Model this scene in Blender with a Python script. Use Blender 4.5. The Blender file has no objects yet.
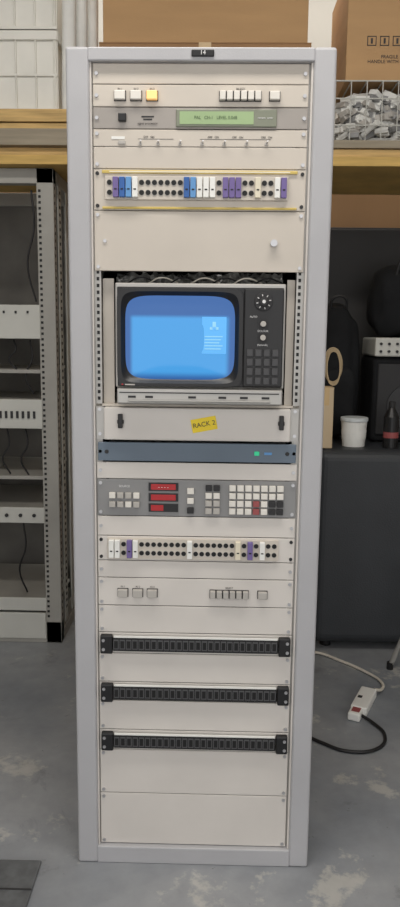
import bpy, bmesh, math, random
from mathutils import Matrix, Vector, noise
random.seed(4)
sc=bpy.context.scene
try: sc.view_settings.view_transform='Standard'
except Exception: pass

# ---------------- materials ----------------
def lin(c):
    r=[]
    for v in c:
        v/=255.0
        r.append(v/12.92 if v<=0.04045 else ((v+0.055)/1.055)**2.4)
    return (*r,1)
def mat(name,rgb,rough=0.5,metal=0.0,var=0.06,scale=6.0,bump=0.0,bscale=60,emit=None,es=0,spec=0.5,coat=0,stretch=(1,1,1),rgb2=None):
    m=bpy.data.materials.new(name); m.use_nodes=True
    nt=m.node_tree; b=nt.nodes['Principled BSDF']
    b.inputs['Roughness'].default_value=rough; b.inputs['Metallic'].default_value=metal
    b.inputs['Specular IOR Level'].default_value=spec
    b.inputs['Coat Weight'].default_value=coat
    tc=nt.nodes.new('ShaderNodeTexCoord'); mp=nt.nodes.new('ShaderNodeMapping')
    mp.inputs['Scale'].default_value=stretch
    nt.links.new(tc.outputs['Object'],mp.inputs['Vector'])
    n=nt.nodes.new('ShaderNodeTexNoise'); n.inputs['Scale'].default_value=scale; n.inputs['Detail'].default_value=6
    nt.links.new(mp.outputs['Vector'],n.inputs['Vector'])
    cr=nt.nodes.new('ShaderNodeValToRGB'); cr.color_ramp.elements[0].position=0.3; cr.color_ramp.elements[1].position=0.7
    c=lin(rgb)
    if rgb2: c0,c1=lin(rgb2),c
    else:
        c0=tuple(min(1,max(0,x*(1-var))) for x in c[:3])+(1,); c1=tuple(min(1,x*(1+var)) for x in c[:3])+(1,)
    cr.color_ramp.elements[0].color=c0; cr.color_ramp.elements[1].color=c1
    nt.links.new(n.outputs['Fac'],cr.inputs['Fac']); nt.links.new(cr.outputs['Color'],b.inputs['Base Color'])
    if bump:
        n2=nt.nodes.new('ShaderNodeTexNoise'); n2.inputs['Scale'].default_value=bscale
        nt.links.new(mp.outputs['Vector'],n2.inputs['Vector'])
        bp=nt.nodes.new('ShaderNodeBump'); bp.inputs['Strength'].default_value=bump; bp.inputs['Distance'].default_value=0.01
        nt.links.new(n2.outputs['Fac'],bp.inputs['Height']); nt.links.new(bp.outputs['Normal'],b.inputs['Normal'])
    if emit:
        b.inputs['Emission Color'].default_value=lin(emit); b.inputs['Emission Strength'].default_value=es
    return m
M_frame=mat('frame_grey_paint',(176,176,179),0.42,0.0,0.04,bump=0.05,bscale=300)
M_panel=mat('panel_beige_paint',(200,192,181),0.5,var=0.04)
M_panel2=mat('panel_light_paint',(210,205,199),0.5,var=0.04)
M_lcdp=mat('panel_grey_anodised',(158,152,146),0.4,0.2)
M_slate=mat('panel_slate_blue',(98,112,126),0.45)
M_ctrl=mat('panel_mid_grey',(136,136,136),0.5)
M_black=mat('black_plastic',(22,22,24),0.4)
M_soft=mat('soft_black_plastic',(38,38,40),0.6)
M_dark=mat('dark_interior',(45,44,44),0.8)
M_hole=mat('socket_black',(10,10,11),0.6)
M_white=mat('white_plastic',(232,232,228),0.45)
M_btn=mat('button_ivory',(224,220,212),0.4)
M_btng=mat('button_grey',(178,174,168),0.5)
M_amber=mat('button_amber_lit',(250,205,140),0.4,emit=(255,190,110),es=0.5)
M_blue=mat('cap_blue',(45,95,165),0.45)
M_lblue=mat('cap_light_blue',(95,150,205),0.45)
M_purple=mat('cap_purple',(112,96,152),0.5)
M_cream=mat('cap_cream',(226,218,196),0.5)
M_yellow=mat('yellow_tape',(240,212,50),0.6)
M_dyellow=mat('brass_strip',(206,182,100),0.5)
M_red=mat('red_window',(150,30,35),0.25,emit=(200,30,30),es=0.15)
M_redk=mat('key_red',(150,75,75),0.5)
M_green=mat('lcd_green',(150,172,128),0.25,emit=(120,160,100),es=0.10)
M_led=mat('led_green',(40,150,110),0.3,emit=(40,200,140),es=0.5)
M_steel=mat('steel',(190,190,192),0.3,0.8)
M_alu=mat('brushed_aluminium',(176,174,170),0.4,0.5)
M_text=mat('label_ink',(60,58,58),0.7)
M_textw=mat('label_white_ink',(225,225,225),0.7)
M_card=mat('cardboard',(184,148,106),0.85,var=0.06,scale=3,bump=0.1,bscale=90,stretch=(1,1,6))
M_card2=mat('cardboard_dark',(158,122,86),0.85,var=0.08,scale=3,bump=0.1,bscale=90)
M_tape=mat('packing_tape',(198,168,120),0.35)
M_wood=mat('plywood_edge',(196,164,108),0.75,var=0.25,scale=5,stretch=(1,1,14),bump=0.15,bscale=30)
M_wood2=mat('grey_board',(150,140,122),0.8,var=0.15,scale=5,stretch=(1,1,12))
M_wood3=mat('yellow_board',(198,164,96),0.75,var=0.2,scale=5,stretch=(1,1,12))
M_crate=mat('crate_white',(226,224,216),0.55)
M_lrack=mat('old_rack_grey',(156,154,148),0.55,var=0.1)
M_lpan=mat('old_panel_grey',(192,192,186),0.55,var=0.06)
M_paper=mat('paper_grey_white',(226,226,222),0.8,var=0.10,scale=9)
M_bag=mat('black_fabric',(28,29,31),0.85,var=0.3,bump=0.3,bscale=40,spec=.2)
M_case=mat('case_black',(50,53,57),0.5,var=0.12,bump=0.1,bscale=150)
M_cable=mat('cable_black',(24,24,26),0.5)
M_cablew=mat('cable_white',(214,208,196),0.5)
M_mat=mat('rubber_mat',(92,94,96),0.85,var=0.25,scale=30)
M_film=mat('clear_packing_film',(170,170,166),0.15,0.4,var=0.5,scale=30,bump=0.8,bscale=25)

# ---------------- geometry helpers ----------------
def empty(name,loc=(0,0,0)):
    e=bpy.data.objects.new(name,None); e.location=loc; e.empty_display_size=0.05
    sc.collection.objects.link(e); return e
def link(o,parent):
    sc.collection.objects.link(o)
    if parent is not None:
        o.parent=parent; o.matrix_parent_inverse=Matrix.Translation(parent.location).inverted()
class P:
    def __init__(s,name,m,parent=None,bevel=0,seg=2,smooth=False):
        s.n=name;s.m=m;s.p=parent;s.bv=bevel;s.sg=seg;s.bm=bmesh.new();s.smooth=smooth
    def box(s,x0,x1,y0,y1,z0,z1,rot=None):
        Mx=Matrix.Translation(((x0+x1)/2,(y0+y1)/2,(z0+z1)/2))
        if rot: Mx=Mx@rot
        Mx=Mx@Matrix.Diagonal((abs(x1-x0),abs(y1-y0),abs(z1-z0),1))
        bmesh.ops.create_cube(s.bm,size=1,matrix=Mx); return s
    def cyl(s,a,b,r,seg=14,r2=None):
        a=Vector(a);b=Vector(b);d=b-a
        q=d.to_track_quat('Z','Y').to_matrix().to_4x4()
        bmesh.ops.create_cone(s.bm,cap_ends=True,segments=seg,radius1=r,radius2=r if r2 is None else r2,depth=d.length,matrix=Matrix.Translation((a+b)/2)@q); return s
    def disc(s,x,y,z,r,t=0.004,seg=14): return s.cyl((x,y+0.0005,z),(x,y-t,z),r,seg)
    def done(s):
        me=bpy.data.meshes.new(s.n); s.bm.to_mesh(me); s.bm.free(); me.materials.append(s.m)
        o=bpy.data.objects.new(s.n,me); link(o,s.p)
        if s.bv:
            b=o.modifiers.new('bevel','BEVEL'); b.width=s.bv; b.segments=s.sg; b.limit_method='ANGLE'
        if s.smooth:
            for f in me.polygons: f.use_smooth=True
        return o
def text(s,x,y,z,size,m,parent,name='label',roty=0):
    c=bpy.data.curves.new(name,'FONT'); c.body=s; c.size=size; c.align_x='CENTER'; c.align_y='CENTER'; c.extrude=0.0002
    c.materials.append(m); o=bpy.data.objects.new(name,c); o.location=(x,y,z); o.rotation_euler=(math.pi/2,roty,0); link(o,parent); return o
def cable(name,pts,r,m,parent=None,cyc=False):
    c=bpy.data.curves.new(name,'CURVE'); c.dimensions='3D'; c.bevel_depth=r; c.bevel_resolution=3; c.resolution_u=10
    sp=c.splines.new('BEZIER'); sp.bezier_points.add(len(pts)-1)
    for bp,p in zip(sp.bezier_points,pts): bp.co=p; bp.handle_left_type=bp.handle_right_type='AUTO'
    sp.use_cyclic_u=cyc; c.materials.append(m); o=bpy.data.objects.new(name,c); link(o,parent); return o

PY=0.014   # recessed panel face
def screws(par,z0,z1,m=M_steel):
    s=P('screws',m,par)
    zs=[(z0+z1)/2] if z1-z0<0.055 else [z0+0.010,z1-0.010]
    for z in zs:
        for x in(-.233,.233): s.disc(x,PY,z,0.0042,0.003,10)
    s.done()
def panel(par,z0,z1,m,name='face_plate',x=.2415,y=PY,t=.004):
    P(name,m,par,bevel=0.0012,seg=1).box(-x,x,y,y+t,z0+.0008,z1-.0008).done()

# ---------------- main rack ----------------
rack=empty('equipment_rack',(0,0.25,0))
p=P('front_stiles',M_frame,rack,bevel=0.007,seg=3)
p.box(-.30,-.2475,0,.06,0,1.998).box(.2505,.30,0,.06,0,1.998); p.done()
p=P('front_rails_top_bottom',M_frame,rack,bevel=0.003,seg=2)
p.box(-.25,.252,.001,.06,1.968,1.997).box(-.25,.252,.001,.06,0,.047); p.done()
p=P('inner_reveal',M_panel2,rack,bevel=.001,seg=1)
p.box(-.248,-.2435,.008,.07,.047,1.968).box(.2455,.2505,.008,.07,.047,1.968).done()
p=P('side_panels',M_frame,rack)
p.box(-.297,-.290,.05,.50,.02,1.99).box(.290,.297,.05,.50,.02,1.99).box(-.297,.297,.05,.5,1.985,1.995).box(-.297,.297,.05,.5,.01,.02).done()
P('back_panel',M_dark,rack).box(-.295,.295,.49,.50,.02,1.99).done()
p=P('mounting_rails',M_alu,rack)
p.box(-.2435,-.228,.020,.045,.047,1.968).box(.228,.2455,.020,.045,.047,1.968).done()
p=P('rail_holes',M_hole,rack)
for i in range(20):
    z=1.215+i*.0155
    p.box(-.238,-.232,.0185,.021,z,z+.008).box(.232,.238,.0185,.021,z,z+.008)
p.done()
P('badge',M_black,rack,bevel=.002).box(-.020,.030,-.003,.002,1.976,1.991).done()
text('14',.005,-.0035,1.9835,.013,M_textw,rack,'badge_text')
def blank(z0,z1,m=M_panel2):
    panel(rack,z0,z1,m,'blank_panel'); screws(rack,z0,z1)
blank(1.923,1.968,M_panel)
blank(1.515,1.651,M_panel)
P('blank_knob',M_steel,rack,smooth=False).disc(.172,PY,1.58,.008,.012,18).disc(-.217,PY,1.583,.004,.003).done()
blank(1.024,1.066); blank(.882,.932); blank(.775,.819)
blank(.632,.703); blank(.5,.577); blank(.37,.450); blank(.193,.315); blank(.048,.193)

# ---------------- push button panels ----------------
def button_panel(z0,z1,zb,left,right,last,lit,m):
    e=empty('push_button_panel',(0,PY,zb)); panel(e,z0,z1,m); screws(e,z0,z1)
    sur=P('button_bezels',M_soft,e); b=P('buttons',M_btn if lit else M_btng,e,bevel=.0015); a=P('lit_button',M_amber if lit else M_btng,e,bevel=.0015)
    for i,x in enumerate(left):
        sur.box(x-.0135,x+.0135,PY-.002,PY+.001,zb-.011,zb+.011)
        (a if i==len(left)-1 else b).box(x-.012,x+.012,PY-.012,PY,zb-.0095,zb+.0095)
    for x in right:
        sur.box(x-.0078,x+.0078,PY-.002,PY+.001,zb-.011,zb+.011); b.box(x-.0066,x+.0066,PY-.012,PY,zb-.0095,zb+.0095)
    sur.box(last-.0125,last+.0125,PY-.002,PY+.001,zb-.0105,zb+.0105); b.box(last-.011,last+.011,PY-.012,PY,zb-.009,zb+.009)
    sur.done();b.done();a.done()
    for i,x in enumerate(left): text('IN %d'%(i+1),x,PY-.001,zb+.015,.006,M_text,e)
    text('SELECT',sum(right)/len(right),PY-.001,zb+.0155,.006,M_text,e)
button_panel(1.875,1.923,1.898,[-.180,-.144,-.108],[.050+.0158*i for i in range(6)],.166,True,M_panel)
button_panel(.703,.775,.737,[-.180,-.143,-.107],[.043+.0162*i for i in range(6)],.166,False,M_panel2)

# ---------------- lcd unit ----------------
e=empty('lcd_display_unit',(0,PY,1.85)); panel(e,1.828,1.875,M_lcdp); screws(e,1.828,1.875)
P('chassis',M_alu,e).box(-.215,.215,PY+.004,.15,1.831,1.872).done()
P('display_bezel',mat('bezel_grey_green',(128,132,116),.4),e,bevel=.002).box(-.054,.172,PY-.004,PY+.001,1.8325,1.8705).done()
P('display_window',M_green,e).box(-.046,.120,PY-.005,PY,1.838,1.865).done()
P('power_button',M_black,e,bevel=.002).box(-.184,-.166,PY-.008,PY,1.843,1.861).done()
P('badge_bars',M_soft,e).box(-.132,-.104,PY-.001,PY+.0005,1.853,1.856).box(-.128,-.108,PY-.001,PY+.0005,1.8475,1.850).done()
text('signal processor',-.118,PY-.0015,1.840,.007,M_text,e)
text('PAL   CH-1   LEVEL 0.0dB',.035,PY-.0056,1.852,.009,mat('lcd_ink',(88,108,72),.5),e)
text('remote  enter',.146,PY-.0046,1.852,.006,M_textw,e)

# ---------------- toggle unit ----------------
e=empty('toggle_switch_unit',(0,PY,1.785)); panel(e,1.790,1.828,M_panel); panel(e,1.742,1.790,M_panel); screws(e,1.742,1.828)
P('chassis',M_alu,e).box(-.215,.215,PY+.004,.15,1.745,1.825).done()
P('nameplate',M_white,e).box(-.200,-.170,PY-.001,PY,1.806,1.812).done()
P('ident_block',M_btng,e,bevel=.001).box(-.185,-.168,PY-.003,PY,1.795,1.803).done()
g=P('toggle_nuts',M_btng,e); k=P('toggle_levers',M_steel,e)
for x in(-.135,-.095,-.045,.005,.055,.105,.150):
    g.disc(x,PY,1.797,.0042,.0025,8); k.cyl((x,PY,1.797),(x+.002,PY-.012,1.801),.0016,8,.0022)
g.done();k.done()
for x in(-.115,.03,.085,.15): text('OFF   ON',x,PY-.001,1.811,.006,M_text,e)
P('legend_lines',M_text,e).box(-.14,-.06,PY-.0006,PY,1.8065,1.8072).box(0,.16,PY-.0006,PY,1.8065,1.8072).done()

# ---------------- patch panels ----------------
def patch(z0,z1,zc,x0,pitch,cols,strips):
    e=empty('jack_patch_panel',(0,PY,zc)); panel(e,z0,z1,M_panel if strips else M_panel2); screws(e,z0,z1,M_soft)
    x1=x0+pitch*len(cols)
    P('jack_block',M_panel,e,bevel=.001).box(x0-.003,x1+.003,PY-.006,PY,zc-.026,zc+.026).done()
    P('rear_block',M_soft,e).box(x0,x1,PY+.004,.12,zc-.024,zc+.024).done()
    parts={}
    def g(m):
        if m.name not in parts: parts[m.name]=P('caps_'+m.name,m,e,bevel=.0008,seg=1)
        return parts[m.name]
    cm={'W':M_white,'P':M_purple,'B':M_blue,'L':M_lblue,'C':M_cream}
    h=P('jack_sockets',M_hole,e); rg=P('jack_rings',M_btng,e)
    for i,c in enumerate(cols):
        x=x0+pitch*(i+.5)
        if c=='J':
            for z in(zc+.0115,zc-.0105):
                rg.disc(x,PY-.006,z,pitch*.46,.0010,12); h.disc(x,PY-.006,z,pitch*.39,.0016,12)
        else:
            g(cm[c]).box(x-pitch*.43,x+pitch*.43,PY-.016,PY-.005,zc-.0215,zc+.0225)
            h.box(x-pitch*.2,x+pitch*.2,PY-.0165,PY-.016,zc-.006,zc-.003)
    h.done();rg.done()
    for q in parts.values(): q.done()
    if strips:
        P('label_strips',M_dyellow,e,bevel=.0008,seg=1).box(-.222,.222,PY-.004,PY,z1-.010,z1-.003).box(-.222,.222,PY-.004,PY,z0+.003,z0+.008).done()
        P('label_inserts',M_cream,e).box(-.205,.205,PY-.0045,PY-.0035,z1-.008,z1-.005).done()
patch(1.651,1.742,1.700,-.212,.01466,'JPBLWJJJJJJJBLWWWJPPPJJCJJWP',True)
patch(.819,.882,.851,-.214,.01475,'WWJPWJJJJJJJJWJJJJJJJCJPJWJJ',False)

# ---------------- CRT monitor ----------------
mon=empty('crt_video_monitor',(.005,.15,1.207))
X0,X1,Z0,Z1=-.190,.200,1.210,1.484
P('cabinet',mat('monitor_case_grey',(140,138,132),.5),mon,bevel=.008,seg=3).box(X0,X1,0.000,.30,1.216,1.486).done()
P('fascia_surround',M_alu,mon,bevel=.003).box(X0-.002,X1+.002,-.006,.004,1.248,1.488).done()
P('fascia_backing',M_black,mon,bevel=.002).box(X0+.003,X1-.003,-.0095,-.004,1.2505,1.479).done()
P('base_tray',M_alu,mon,bevel=.004).box(X0+.004,X1-.002,-.030,.02,1.211,1.246).box(X0+.03,X1-.03,-.04,-.028,1.216,1.222).done()
P('tray_recess',M_soft,mon).box(X0+.01,X1-.01,-.0312,-.030,1.236,1.2385).done()
p=P('tray_marks',M_soft,mon)
for x in(-.16,-.12,-.02,.05,.10,.15): p.box(x,x+.018,-.0315,-.030,1.225,1.230)
p.done()
def ring(cx,cz,a,b,n,y,N=72):
    r=[]
    for i in range(N):
        t=2*math.pi*i/N; c,s_=math.cos(t),math.sin(t)
        r.append((cx+a*math.copysign(abs(c)**(2/n),c),y,cz+b*math.copysign(abs(s_)**(2/n),s_)))
    return r
def loft(name,rings,m,par,cap=True,smooth=True):
    bm=bmesh.new(); vs=[[bm.verts.new(v) for v in r] for r in rings]
    N=len(vs[0])
    for a,b in zip(vs,vs[1:]):
        for i in range(N): bm.faces.new((a[i],a[(i+1)%N],b[(i+1)%N],b[i]))
    if cap: bm.faces.new(vs[-1])
    bmesh.ops.recalc_face_normals(bm,faces=bm.faces)
    me=bpy.data.meshes.new(name); bm.to_mesh(me); bm.free(); me.materials.append(m)
    for f in me.polygons: f.use_smooth=smooth
    o=bpy.data.objects.new(name,me); link(o,par); return o
cx,cz=-.041,1.3635
loft('screen_bezel',[ring(cx,cz,.146,.1125,14,-.009),ring(cx,cz,.145,.1115,14,-.022),ring(cx,cz,.136,.105,9,-.022),ring(cx,cz,.130,.099,7,-.014),ring(cx,cz,.127,.096,6,-.0105)],M_black,mon,cap=False,smooth=False)
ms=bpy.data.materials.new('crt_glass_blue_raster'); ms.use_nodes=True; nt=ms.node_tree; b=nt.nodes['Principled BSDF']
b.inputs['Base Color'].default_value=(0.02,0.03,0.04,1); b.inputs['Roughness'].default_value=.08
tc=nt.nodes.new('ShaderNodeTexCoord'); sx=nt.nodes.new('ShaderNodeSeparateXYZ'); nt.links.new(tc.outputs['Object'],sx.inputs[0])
# mid-blue raster; the lighter lower field is the doorway reflection, painted into the emission
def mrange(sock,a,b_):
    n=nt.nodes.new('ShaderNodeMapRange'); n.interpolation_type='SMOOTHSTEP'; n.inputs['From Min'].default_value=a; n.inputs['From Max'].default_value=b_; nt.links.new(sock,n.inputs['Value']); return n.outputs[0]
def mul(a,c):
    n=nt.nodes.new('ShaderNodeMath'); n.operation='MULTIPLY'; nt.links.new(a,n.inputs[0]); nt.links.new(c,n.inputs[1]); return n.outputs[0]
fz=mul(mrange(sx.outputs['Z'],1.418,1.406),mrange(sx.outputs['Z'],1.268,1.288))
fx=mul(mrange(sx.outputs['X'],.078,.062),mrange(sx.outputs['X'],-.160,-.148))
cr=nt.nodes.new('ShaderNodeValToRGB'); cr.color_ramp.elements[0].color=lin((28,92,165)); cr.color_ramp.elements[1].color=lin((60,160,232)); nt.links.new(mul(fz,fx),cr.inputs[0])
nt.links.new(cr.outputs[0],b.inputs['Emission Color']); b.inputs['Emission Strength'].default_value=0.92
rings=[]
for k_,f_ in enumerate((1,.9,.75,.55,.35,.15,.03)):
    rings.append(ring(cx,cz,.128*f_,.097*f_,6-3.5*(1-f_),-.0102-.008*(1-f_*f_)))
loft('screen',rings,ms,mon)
M_scr=mat('screen_characters',(130,190,220),.4,emit=(150,205,230),es=.40)
M_scr2=mat('screen_pale_box',(70,130,180),.4,emit=(84,168,228),es=.75)
P('screen_pale_box',M_scr2,mon).box(.010,.066,-.0166,-.0130,1.328,1.412).done()  # lighter blue rectangle on the right of the screen
p=P('screen_characters',M_scr,mon)
for i in range(5):
    z=1.366+i*-.007; p.box(.016,.016+.042-.004*(i%3),-.0171,-.0165,z,z+.0024)
p.box(.028,.048,-.0171,-.0165,1.383,1.389).box(.034,.042,-.0171,-.0165,1.383,1.401); p.done()
P('screen_label',M_btng,mon).box(-.168,-.145,-.0228,-.0215,1.2535,1.2565).done()
P('screen_led',M_red,mon).box(-.176,-.172,-.0232,-.0215,1.254,1.257).done()
P('control_fascia',M_black,mon,bevel=.003).box(.1065,.197,-.020,-.006,1.252,1.476).done()
P('tuning_dial',M_soft,mon,bevel=.0015).disc(.150,-.020,1.447,.021,.006,28).disc(.150,-.026,1.447,.010,.012,20).done()
p=P('dial_marks',M_textw,mon)
for i in range(8):
    a=i*math.pi/4+.2; p.cyl((.150+.0125*math.cos(a),-.0265,1.447+.0125*math.sin(a)),(.150+.017*math.cos(a),-.0265,1.447+.017*math.sin(a)),.0010,6)
p.disc(.150,-.038,1.447,.004,.0008,14)
p.done()
P('knobs',M_btng,mon,bevel=.001).disc(.150,-.020,1.397,.0065,.012,20).disc(.150,-.020,1.366,.0065,.012,20).done()
P('knob_skirts',M_soft,mon).disc(.150,-.020,1.397,.012,.003,24).disc(.150,-.020,1.366,.012,.003,24).done()
text('AUTO',.128,-.0205,1.413,.006,M_textw,mon); text('COLOUR',.150,-.0205,1.381,.006,M_textw,mon); text('MANUAL',.150,-.0205,1.349,.006,M_textw,mon)
p=P('keypad',mat('key_dark_grey',(62,62,64),.4),mon,bevel=.0015)
for r in range(4):
    for c in range(4): x=.121+c*.0195; z=1.331-r*.0215; p.box(x-.0075,x+.0075,-.026,-.019,z-.0085,z+.0085)
p.done()
p=P('feet',M_black,mon)
for x in(-.15,.15):
    for y in(.06,.25): p.cyl((x,y,1.2062),(x,y,1.217),.012)
p.done()
p=P('monitor_shelf',M_panel,rack); p.box(-.2425,.2425,.02,.40,1.200,1.2058)
p.box(-.2262,-.200,.035,.038,1.206,1.50).box(.208,.2262,.035,.038,1.206,1.50).done()
bm=bmesh.new(); bmesh.ops.create_grid(bm,x_segments=44,y_segments=8,size=.5)
for v in bm.verts:
    x,y=v.co.x*.40,v.co.y*.06
    v.co=Vector((x,.08+random.uniform(-.012,.012)+y*.6,1.501+y*.5+random.uniform(-.007,.007)))
me=bpy.data.meshes.new('packing_film'); bm.to_mesh(me); bm.free(); me.materials.append(M_film)
film=bpy.data.objects.new('packing_film',me); link(film,mon)
for k_ in range(7):
    xs=-.17+k_*.05
    cable('loose_wire',[(xs,.05,1.490),(xs+.03,.04,1.503),(xs+.07,.06,1.493)],.0018,M_cablew if k_%2 else M_cable,mon)

# ---------------- drawer ----------------
e=empty('slide_out_drawer',(0,PY,1.165)); P('drawer_front',M_panel2,e,bevel=.003).box(-.222,.222,PY-.012,PY+.01,1.121,1.199).done()
P('drawer_ears',M_alu,e).box(-.2415,-.223,PY,PY+.004,1.121,1.199).box(.223,.2415,PY,PY+.004,1.121,1.199).done()
P('drawer_body',M_alu,e).box(-.21,.21,PY+.01,.15,1.130,1.196).done()
p=P('latches',M_black,e,bevel=.002)
for x in(-.182,.200): p.box(x-.0055,x+.0055,PY-.022,PY-.011,1.150,1.184).box(x-.008,x+.008,PY-.016,PY-.011,1.160,1.170)
p.done(); screws(e,1.124,1.203)
ry=math.radians(-11)
P('asset_tag',M_yellow,e).box(-.013,.047,PY-.0135,PY-.012,1.145,1.177,Matrix.Rotation(ry,4,'Y')).done()
text('RACK 2',.017,PY-.0142,1.1612,.016,M_text,e,'tag_text',ry)

# ---------------- blue unit ----------------
e=empty('blue_rack_amplifier',(0,PY,1.09)); panel(e,1.068,1.115,M_slate,y=PY-.003,x=.238); screws(e,1.068,1.115,M_steel)
P('chassis',M_alu,e).box(-.215,.215,PY+.004,.15,1.07,1.112).done()
P('status_led',M_led,e,bevel=.001).box(.138,.150,PY-.006,PY-.002,1.086,1.096).done()
P('badge',M_lblue,e).box(.162,.180,PY-.0042,PY-.003,1.088,1.094).done()
P('side_slots',M_black,e).disc(-.217,PY-.003,1.091,.005,.001).disc(.217,PY-.003,1.091,.005,.001).done()

# ---------------- keypad controller ----------------
e=empty('keypad_control_panel',(0,PY,.978)); panel(e,.932,1.024,M_ctrl); screws(e,.932,1.024)
P('chassis',M_alu,e).box(-.215,.215,PY+.004,.15,.935,1.02).done()
kk=P('keys_ivory',M_btn,e,bevel=.0012); kd=P('keys_dark',M_soft,e,bevel=.0012); kr=P('keys_red',M_redk,e,bevel=.0012)
kg=P('keys_grey',M_btng,e,bevel=.0012)
for r in range(2):
    for c in range(4):
        x=-.204+c*.0195; z=.984-r*.022; (kg if (r+c)%3 else kk).box(x-.0075,x+.0075,PY-.009,PY,z-.007,z+.007)
for i,z in enumerate((.997,.973)): kk.box(-.022,-.006,PY-.009,PY,z-.007,z+.007)
kd.box(-.022,-.006,PY-.009,PY,.942,.956)
for r in range(4):
    for c in range(10):
        x=.030+c*.0192; z=1.0055-r*.0190
        if c==2: continue
        if r==0 and c in(0,1,): kd.box(x-.0075,x+.0075,PY-.009,PY,z-.007,z+.007); continue
        t=kk
        if (r,c) in((3,6),(2,6)): t=kr
        if c>=8 and r>1: t=kd
        if c in (0,1) and r>1: t=kg
        t.box(x-.0078,x+.0078,PY-.009,PY,z-.0072,z+.0072)
kk.done();kd.done();kr.done();kg.done()
P('display_frames',M_black,e).box(-.116,-.044,PY-.003,PY,.996,1.016).box(-.116,-.044,PY-.003,PY,.970,.990).box(-.116,-.044,PY-.003,PY,.944,.964).done()
P('display_windows',M_red,e).box(-.110,-.050,PY-.004,PY,.999,1.013).box(-.110,-.050,PY-.004,PY,.973,.987).box(-.110,-.080,PY-.004,PY,.947,.961).done()
text('- - - -',-.08,PY-.0045,1.006,.012,M_textw,e); text('SOURCE',-.175,PY-.001,1.006,.007,M_textw,e)

# ---------------- black jack strips ----------------
M_sf=mat('socket_frame_grey',(84,84,86),.4)
for z0,z1 in((.577,.632),(.450,.500),(.315,.370)):
    zc=(z0+z1)/2; e=empty('black_jack_strip',(0,PY,zc))
    panel(e,z0,z1,M_panel2); 
    P('strip_body',M_black,e,bevel=.002).box(-.205,.208,PY-.010,PY,zc-.019,zc+.017).done()
    P('end_blocks',M_black,e,bevel=.003).box(-.236,-.206,PY-.016,PY,zc-.024,zc+.024).box(.209,.238,PY-.016,PY,zc-.024,zc+.024).done()
    P('end_screws',M_steel,e).disc(-.228,PY-.016,zc+.012,.004,.002).disc(-.228,PY-.016,zc-.012,.004,.002).disc(.230,PY-.016,zc+.012,.004,.002).disc(.230,PY-.016,zc-.012,.004,.002).done()
    P('highlight_line',M_white,e).box(-.203,.206,PY-.0108,PY-.006,zc+.0175,zc+.0215).done()  # white line painting the highlight along the top of the strip
    s=P('socket_frames',M_sf,e); h=P('sockets',M_hole,e)
    for i in range(26):
        x=-.197+i*.0158
        s.box(x-.0066,x+.0066,PY-.0118,PY-.0095,zc-.013,zc+.012); h.box(x-.0046,x+.0046,PY-.0124,PY-.0112,zc-.010,zc+.009)
    s.done();h.done()

# ---------------- room ----------------
def concrete():
    m=bpy.data.materials.new('painted_concrete'); m.use_nodes=True; nt=m.node_tree; b=nt.nodes['Principled BSDF']
    tc=nt.nodes.new('ShaderNodeTexCoord')
    def nz(s,d=8,r=.6,dist=0):
        n=nt.nodes.new('ShaderNodeTexNoise'); n.inputs['Scale'].default_value=s; n.inputs['Detail'].default_value=d; n.inputs['Roughness'].default_value=r; n.inputs['Distortion'].default_value=dist
        nt.links.new(tc.outputs['Object'],n.inputs['Vector']); return n
    def ramp(src,a,ca,b_,cb):
        r=nt.nodes.new('ShaderNodeValToRGB'); r.color_ramp.elements[0].position=a; r.color_ramp.elements[0].color=ca; r.color_ramp.elements[1].position=b_; r.color_ramp.elements[1].color=cb
        nt.links.new(src,r.inputs[0]); return r.outputs[0]
    def mixc(f,a,cb,bl='MIX'):
        mx=nt.nodes.new('ShaderNodeMix'); mx.data_type='RGBA'; mx.blend_type=bl
        if isinstance(f,float): mx.inputs[0].default_value=f
        else: nt.links.new(f,mx.inputs[0])
        nt.links.new(a,mx.inputs[6])
        if isinstance(cb,tuple): mx.inputs[7].default_value=cb
        else: nt.links.new(cb,mx.inputs[7])
        return mx.outputs[2]
    a=nz(1.6); c=nz(14); v=nz(4,10,.7); d=nz(2.6,12,.75,.8); sp=nz(26,4,.7)
    col=ramp(a.outputs['Fac'],.35,lin((138,143,150)),.65,lin((170,172,175)))
    col=mixc(ramp(v.outputs['Fac'],.57,(0,0,0,1),.62,(.75,.75,.75,1)),col,lin((202,200,194)))
    col=mixc(ramp(d.outputs['Fac'],.58,(0,0,0,1),.68,(.5,.5,.5,1)),col,lin((96,98,100)))
    col=mixc(ramp(sp.outputs['Fac'],.68,(0,0,0,1),.72,(.6,.6,.6,1)),col,lin((84,84,84)))
    col=mixc(.35,col,c.outputs['Fac'],'MULTIPLY')
    nt.links.new(col,b.inputs['Base Color'])
    r3=nt.nodes.new('ShaderNodeMapRange'); r3.inputs['To Min'].default_value=.22; r3.inputs['To Max'].default_value=.6; nt.links.new(v.outputs['Fac'],r3.inputs[0]); nt.links.new(r3.outputs[0],b.inputs['Roughness'])
    bp=nt.nodes.new('ShaderNodeBump'); bp.inputs['Strength'].default_value=.12; bp.inputs['Distance'].default_value=.01; nt.links.new(c.outputs['Fac'],bp.inputs['Height']); nt.links.new(bp.outputs[0],b.inputs['Normal'])
    return m
P('floor',concrete()).box(-2.8,2.8,-5,2.6,-.1,0).done()
M_wall=mat('wall_brown_board',(150,118,84),.85,var=.15,scale=2,stretch=(1,1,.3)); M_wallp=mat('wall_painted',(186,182,174),.85)
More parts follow.
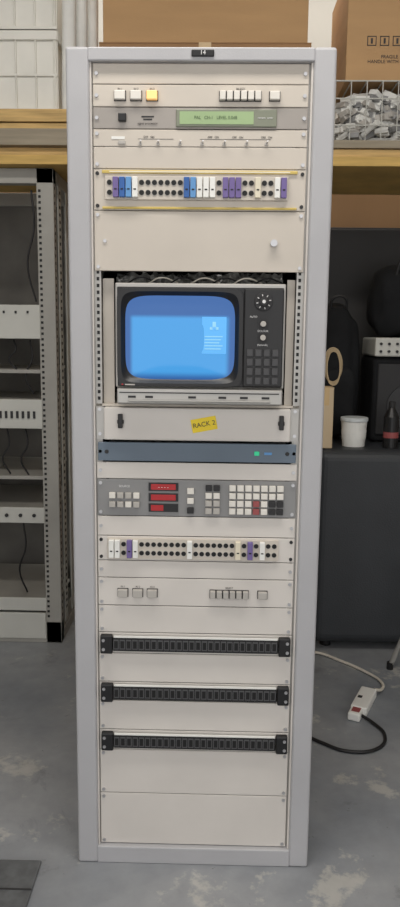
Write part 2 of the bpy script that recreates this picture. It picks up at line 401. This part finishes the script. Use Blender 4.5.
# back wall: timber boarding below, painted above
nt=M_wall.node_tree; b=nt.nodes['Principled BSDF']; src=b.inputs['Base Color'].links[0].from_socket
tc=nt.nodes.new('ShaderNodeTexCoord'); sx=nt.nodes.new('ShaderNodeSeparateXYZ'); nt.links.new(tc.outputs['Object'],sx.inputs[0])
gt=nt.nodes.new('ShaderNodeMath'); gt.operation='GREATER_THAN'; gt.inputs[1].default_value=2.25; nt.links.new(sx.outputs['Z'],gt.inputs[0])
mx=nt.nodes.new('ShaderNodeMix'); mx.data_type='RGBA'; mx.inputs[7].default_value=lin((180,178,172)); nt.links.new(gt.outputs[0],mx.inputs[0]); nt.links.new(src,mx.inputs[6]); nt.links.new(mx.outputs[2],b.inputs['Base Color'])
P('wall_back',M_wall).box(-2.8,2.8,2.5,2.6,0,3.4).done()
P('wall_left',M_wallp).box(-2.9,-2.8,-3,2.6,0,3.4).done()
P('wall_right',M_wallp).box(2.8,2.9,-3,2.6,0,3.4).done()
P('ceiling',M_wallp).box(-2.9,2.9,-3,2.6,3.4,3.5).done()
e=empty('dark_backdrop_cupboard',(1.1,2.3,0))  # added cupboard, coloured dark to stand in for the shaded recess under the boards
M_cup=mat('backdrop_dark',(42,41,41),.6,var=.1)
P('carcass',M_cup,e,bevel=.004).box(.35,1.9,2.08,2.46,.0,1.90).done()
P('doors',M_cup,e,bevel=.004).box(.36,1.12,2.062,2.08,.06,1.89).box(1.13,1.89,2.062,2.08,.06,1.89).done()
P('door_handles',M_steel,e).cyl((1.08,2.05,1.0),(1.08,2.05,1.12),.006).cyl((1.17,2.05,1.0),(1.17,2.05,1.12),.006).done()

# ---------------- left background rack ----------------
lr=empty('open_frame_rack',(-.93,1.7,0))
p=P('posts',M_lrack,lr,bevel=.003)
for x in(-.70,-1.26):
    for y in(1.40,1.95): p.box(x,x+.07,y,y+.05,0,2.03)
p.box(-1.26,-.63,1.40,1.45,1.97,2.03).box(-1.26,-.63,1.40,1.45,0,.10).box(-1.26,-.63,1.95,2.0,1.97,2.03).box(-1.26,-.63,1.95,2.0,0,.06)
p.box(-.68,-.63,1.45,1.95,1.98,2.03).box(-.68,-.63,1.45,1.95,0,.05).box(-1.26,-1.21,1.45,1.95,1.98,2.03); p.done()
p=P('side_rails',M_lpan,lr)
p.box(-.636,-.632,1.50,1.56,.06,1.98).box(-.636,-.632,1.66,1.70,.06,1.98); p.done()
h=P('post_perforations',M_hole,lr)
for i in range(62):
    z=.12+i*.03; h.box(-.632,-.6295,1.415,1.430,z,z+.012); h.box(-.632,-.6305,1.52,1.54,z,z+.012)
for i in range(80):
    z=.12+i*.023; h.box(-.692,-.682,1.398,1.401,z,z+.010)
h.done()
P('rear_panel',mat('rear_dark_grey',(104,102,98),.8,var=.3,scale=4),lr).box(-1.22,-.66,1.97,1.98,.06,1.98).done()
P('base_cover',M_lpan,lr,bevel=.003).box(-1.19,-.70,1.40,1.95,.10,.115).box(-1.19,-.70,1.395,1.41,.02,.14).done()
m1=P('module_fronts',M_lpan,lr,bevel=.003); m2=P('module_bodies',M_lrack,lr); m3=P('module_details',M_soft,lr)
for z0,z1 in((1.345,1.485),(.965,1.09),(.55,.62),(.15,.21)):
    m1.box(-1.20,-.695,1.395,1.405,z0,z1); m2.box(-1.17,-.71,1.405,1.9,z0+.005,z1-.005)
for i in range(20):
    m3.box(-1.19+i*.024,-1.180+i*.024,1.390,1.396,1.01,1.04)
for i in range(8): m3.box(-1.10+i*.05,-1.092+i*.05,1.39,1.396,1.45,1.460)
for i in range(3): m3.disc(-.74-.06*i,1.395,.585,.008,.005)
m1.done();m2.done();m3.done()
p=P('shelf_trays',M_lrack,lr)
for z in(.74,1.20): p.box(-1.19,-.70,1.42,1.92,z,z+.015)
p.done()
for i,(x,z0,z1) in enumerate(((-.75,1.34,1.11),(-.82,1.34,1.215),(-.9,1.95,1.49),(-.78,.96,.755),(-.86,.96,.76),(-.73,1.95,1.5),(-.80,.54,.22))):
    cable('patch_lead',[(x,1.44,z0),(x+.01,1.43,(z0*2+z1)/3),(x-.02,1.43,(z0+z1*2)/3),(x+.01,1.44,z1)],.004,M_cable,lr)

# ---------------- boards over racks ----------------
bs=empty('timber_board_stack',(0,1.6,2.03))
random.seed(2)
P('board_yellow_lower',M_wood3,bs,bevel=.002).box(-1.6,1.5,1.34,1.95,2.032,2.068).done()
P('board_ply',M_wood,bs,bevel=.002).box(-1.6,1.5,1.36,1.95,2.070,2.100).done()
P('board_grey',M_wood2,bs,bevel=.002).box(-1.6,.30,1.33,1.95,2.102,2.165).done()
P('board_top',M_wood,bs,bevel=.002).box(-1.6,.28,1.35,1.95,2.168,2.19).box(-1.6,.25,1.34,1.95,2.193,2.240).done()
P('board_right',M_wood2,bs,bevel=.002).box(.32,1.5,1.35,1.95,2.102,2.132).done()
p=P('end_support_legs',M_lrack,bs)
for y in(1.42,1.88): p.box(1.30,1.35,y,y+.05,0,2.03)
p.done()

# crates
x0,x1,y0,y1=-1.25,-.60,1.38,1.85
for zb in (2.243,2.545):
    z0,z1=zb,zb+.298
    cr_=empty('plastic_crate',(-.93,1.6,z0)); p=P('crate_walls',M_crate,cr_,bevel=.003)
    p.box(x0,x1,y0+.01,y0+.016,z0,z1).box(x0,x1,y1-.016,y1-.01,z0,z1).box(x0+.01,x0+.016,y0,y1,z0,z1).box(x1-.016,x1-.01,y0,y1,z0,z1).box(x0,x1,y0,y1,z0,z0+.006)
    p.box(x0,x1,y0-.004,y0+.012,z1-.035,z1).box(x1-.012,x1+.003,y0,y1,z1-.035,z1).box(x0,x1,y0-.002,y0+.012,z0,z0+.012).box(x0,x1,y0,y0+.012,z0+.13,z0+.14)
    for i in range(9): x=x0+.004+i*(x1-x0-.014)/8; p.box(x,x+.006,y0,y0+.012,z0,z1)
    p.done()

# cardboard boxes
def carton(loc,w,d,h,m,marks=False):
    e=empty('cardboard_box',loc); x,y,z=loc
    P('carton_body',m,e,bevel=.003).box(x-w/2,x+w/2,y,y+d,z,z+h).done()
    P('top_flaps',m,e).box(x-w/2,x+w/2,y,y+d/2-.003,z+h,z+h+.004).box(x-w/2,x+w/2,y+d/2+.003,y+d,z+h,z+h+.004).done()
    tw=min(.025,w*.2)
    P('tape',M_tape,e).box(x-w/2-.001,x+w/2+.001,y+d/2-tw,y+d/2+tw,z+h+.004,z+h+.005).box(x-tw,x+tw,y-.0012,y,z+h*.72,z+h+.004).done()
    if marks:
        p=P('printed_marks',M_text,e)
        ax=x-w/2+.08
        for i in range(4):
            q=ax+i*.05; zz=z+.13
            p.box(q,q+.036,y-.0016,y-.0005,zz,zz+.003).box(q,q+.036,y-.0016,y-.0005,zz+.033,zz+.036).box(q,q+.003,y-.0016,y-.0005,zz,zz+.036).box(q+.033,q+.036,y-.0016,y-.0005,zz,zz+.036).box(q+.014,q+.022,y-.0016,y-.0005,zz+.008,zz+.028)
        p.done()
        text('FRAGILE\nHANDLE WITH CARE',ax+.09,y-.002,z+.08,.018,M_text,e)
carton((-.02,1.45,2.245),.85,.45,.275,M_card2)
carton((-.02,1.46,2.526),.82,.42,.40,M_card)
carton((.80,1.42,2.372),.52,.45,.42,M_card,True)
carton((.508,1.40,.897),.065,.10,.255,mat('cardboard_pale',(196,176,146),.8))
e=empty('wrapped_paper_roll',(-.54,1.5,2.25)); 
p=P('rolls',M_paper,e,smooth=False)
for i in range(3): p.cyl((-.565+i*.035,1.42+.065*i,2.242),(-.56+i*.035,1.44+.06*i,2.78),.028,18)
p.done()
# wire tray heaped with small light plastic parts
e=empty('wire_tray_of_parts',(.8,1.6,2.135)); w_=P('tray_wires',M_lpan,e)
for z in(2.137,2.20,2.30,2.366): w_.cyl((.50,1.40,z),(1.12,1.40,z),.003,8).cyl((.50,1.82,z),(1.12,1.82,z),.003,8).cyl((.50,1.40,z),(.50,1.82,z),.003,8).cyl((1.12,1.40,z),(1.12,1.82,z),.003,8)
for i in range(11):
    x=.50+i*.062; w_.cyl((x,1.40,2.137),(x,1.40,2.366),.0022,6).cyl((x,1.82,2.137),(x,1.82,2.366),.0022,6).cyl((x,1.40,2.137),(x,1.82,2.137),.0022,6).cyl((x,1.40,2.3665),(x,1.82,2.3665),.003,6)
w_.done()
pa=P('parts_white',M_paper,e,bevel=.001,seg=1); pb=P('parts_grey',M_btng,e,bevel=.001,seg=1); pc=P('parts_dark',M_ctrl,e,bevel=.001,seg=1)
for i in range(420):
    x=random.uniform(.54,1.08); y=random.choice((random.uniform(1.44,1.50),random.uniform(1.44,1.78))); z=random.uniform(2.165,2.325)
    l=random.uniform(.02,.042); r=Matrix.Rotation(random.uniform(-.7,.7),4,'Y')@Matrix.Rotation(random.uniform(-1,1),4,'Z')
    (pa,pa,pa,pb,pb,pc)[i%6].box(x-l,x+l,y-.02,y+.02,z-.010,z+.010,r)
pa.box(.52,1.10,1.47,1.80,2.141,2.17); pa.done();pb.done();pc.done()

# ---------------- right side: black case, bags, gear ----------------
e=empty('black_flight_case',(.85,1.6,0))
P('case_body',M_case,e,bevel=.045,seg=5).box(.475,1.25,1.36,1.95,.035,.895).done()
p=P('case_feet',M_black,e)
for x in(.55,1.15):
    for y in(1.45,1.85): p.cyl((x,y,0),(x,y,.05),.025)
p.done()
def blob(name,c,s,m,par,seed,amp=.12):
    bm=bmesh.new(); bmesh.ops.create_icosphere(bm,subdivisions=4,radius=1)
    for v in bm.verts:
        d=v.co.copy(); f=1+amp*noise.noise(d*1.7+Vector((seed,0,0)))
        k=lambda t: math.copysign(abs(t)**.6,t)
        v.co=Vector((k(d.x)*s[0]*f,k(d.y)*s[1]*f,k(d.z)*s[2]*f))+Vector(c)
    me=bpy.data.meshes.new(name); bm.to_mesh(me); bm.free(); me.materials.append(m)
    for f in me.polygons: f.use_smooth=True
    o=bpy.data.objects.new(name,me); link(o,par); return o
e=empty('black_backpack',(.6,1.75,.9))
blob('bag_body',(.595,1.78,1.205),(.105,.12,.30),M_bag,e,1)
blob('front_pocket',(.595,1.66,1.08),(.080,.05,.15),M_bag,e,5)
cable('haul_loop',[(.56,1.72,1.48),(.57,1.70,1.54),(.62,1.70,1.54),(.63,1.72,1.48)],.006,M_cable,e)
e=empty('powered_speaker',(.9,1.7,.9))
P('cabinet',M_bag,e,bevel=.02,seg=3).box(.745,1.08,1.62,1.93,.897,1.28).done()
P('grille',M_soft,e,bevel=.01).box(.765,1.06,1.612,1.625,.93,1.25).done()
P('woofer_ring',M_black,e).disc(.91,1.612,1.06,.10,.006,32).done()
e=empty('desktop_audio_mixer',(.9,1.7,1.28))
P('mixer_body',M_lpan,e,bevel=.008).box(.745,1.09,1.60,1.90,1.282,1.365).done()
p=P('mixer_knobs',M_soft,e)
for i in range(8):
    for z in(1.305,1.338): p.disc(.77+i*.036,1.60,z,.006,.008,12)
p.done()
e=empty('black_holdall_bag',(.92,1.75,1.37))
blob('bag_body',(.93,1.79,1.53),(.18,.11,.165),M_bag,e,9)
cable('bag_handle',[(.84,1.70,1.63),(.88,1.68,1.73),(.97,1.68,1.73),(1.01,1.70,1.63)],.008,M_cable,e)
e=empty('plastic_tub',(.648,1.50,.895))
P('tub_body',M_white,e).cyl((.648,1.50,.896),(.648,1.50,1.005),.048,28,.056).done()
P('tub_lid',mat('lid_translucent',(206,212,214),.3),e,bevel=.003).cyl((.648,1.50,1.005),(.648,1.50,1.022),.060,28).done()
P('tub_label',M_paper,e).cyl((.648,1.50,.925),(.648,1.50,.965),.0515,28,.0545).done()
e=empty('spray_bottle',(.80,1.46,.895))
P('bottle_body',M_black,e).cyl((.80,1.46,.896),(.80,1.46,1.03),.032,24).cyl((.80,1.46,1.03),(.80,1.46,1.07),.031,24,.012).done()
P('bottle_cap',M_soft,e).cyl((.80,1.46,1.07),(.80,1.46,1.095),.014,18).done()
P('bottle_band',M_redk,e).cyl((.80,1.46,.94),(.80,1.46,.965),.0326,24).done()
e=empty('coiled_cream_cable',(.54,1.5,1.16)); M_tan=mat('cable_tan',(176,156,124),.6)
for k_ in range(3):
    pts=[]
    for i in range(10):
        a=i*2*math.pi/10; pts.append((.540+(.028+.005*k_)*math.cos(a),1.44+.01*k_+.012*math.sin(a),1.236+.072*math.sin(a)+.006*k_))
    cable('coil',pts,.0035,M_tan,e,True)

# tripod stand at the right edge
e=empty('tripod_stand',(.98,1.2,0)); p=P('tubes',M_alu,e)
top=(.98,1.15,.62)
for f in((.785,1.20,.01),(1.18,1.22,.01),(.98,.95,.01)): p.cyl(top,f,.010,12)
p.cyl((.98,1.15,.35),(.98,1.15,1.0),.012,14).cyl((.98,1.15,.58),(.98,1.15,.66),.022,16); p.done()
p=P('rubber_feet',M_black,e)
for f in((.785,1.20),(1.18,1.22),(.98,.95)): p.cyl((f[0],f[1],0),(f[0],f[1],.03),.014,12)
p.done()

# floor cables
e=empty('extension_cable',(.6,1.0,0))
cable('white_lead',[(.40,1.33,.008),(.50,1.33,.008),(.58,1.26,.008),(.66,1.17,.008),(.72,1.06,.008),(.70,.98,.015),(.668,.95,.03)],.006,M_cablew,e)
rz=Matrix.Rotation(math.radians(66),4,'Z')
P('socket_block',M_white,e,bevel=.005,seg=3).box(.53,.70,.85,.91,.001,.036,rz).done()
P('socket_holes',M_soft,e).box(.59,.61,.872,.888,.0355,.0365,rz).done()
P('plug_body',M_white,e,bevel=.006).box(.535,.60,.765,.810,.001,.032,rz).done()
P('plug_label',M_redk,e).box(.552,.586,.772,.802,.0322,.0328,rz).done()
cable('black_lead',[(.585,.78,.015),(.62,.74,.008),(.645,.66,.007),(.60,.57,.007),(.50,.55,.007),(.42,.60,.007),(.33,.68,.007),(.25,.72,.007)],.006,M_cable,e)

# mat
e=empty('rubber_floor_mat',(-.6,-.1,0)); P('mat_body',M_mat,e,bevel=.003).box(-.95,-.395,-.40,-.006,.0005,.008).done()
P('mat_border',M_soft,e,bevel=.002).box(-.95,-.395,-.115,-.11,.008,.010).done()

# ---------------- light ----------------
w=bpy.data.worlds.new('World'); sc.world=w; w.use_nodes=True; nt=w.node_tree
bg=nt.nodes['Background']; bg.inputs[0].default_value=(1,.985,.975,1); bg.inputs[1].default_value=1.40
def area(name,loc,rot,sx_,sy_,e_,col=(1,1,1)):
    l=bpy.data.lights.new(name,'AREA'); l.shape='RECTANGLE'; l.size=sx_; l.size_y=sy_; l.energy=e_; l.color=col
    o=bpy.data.objects.new(name,l); o.location=loc; o.rotation_euler=rot; sc.collection.objects.link(o)
area('ceiling_strip_light',(0,-.6,3.35),(0,0,0),2.0,.3,45,(1,.95,.88))
area('ceiling_strip_light',(0,2.0,3.35),(0,0,0),3.0,.2,30,(1,.96,.9))

cam=bpy.data.cameras.new('camera');co=bpy.data.objects.new('camera',cam);sc.collection.objects.link(co)
cam.sensor_fit='VERTICAL';cam.sensor_height=36;cam.lens=750/907*36;cam.clip_start=.05
Rm=Matrix.Rotation(.021,3,'Z')@Matrix.Rotation(math.pi/2-.1583,3,'X')@Matrix.Rotation(.0107,3,'Z')
M=Rm.to_4x4();M.translation=Vector((.0452,-1.7685,1.3735));co.matrix_world=M
sc.camera=co
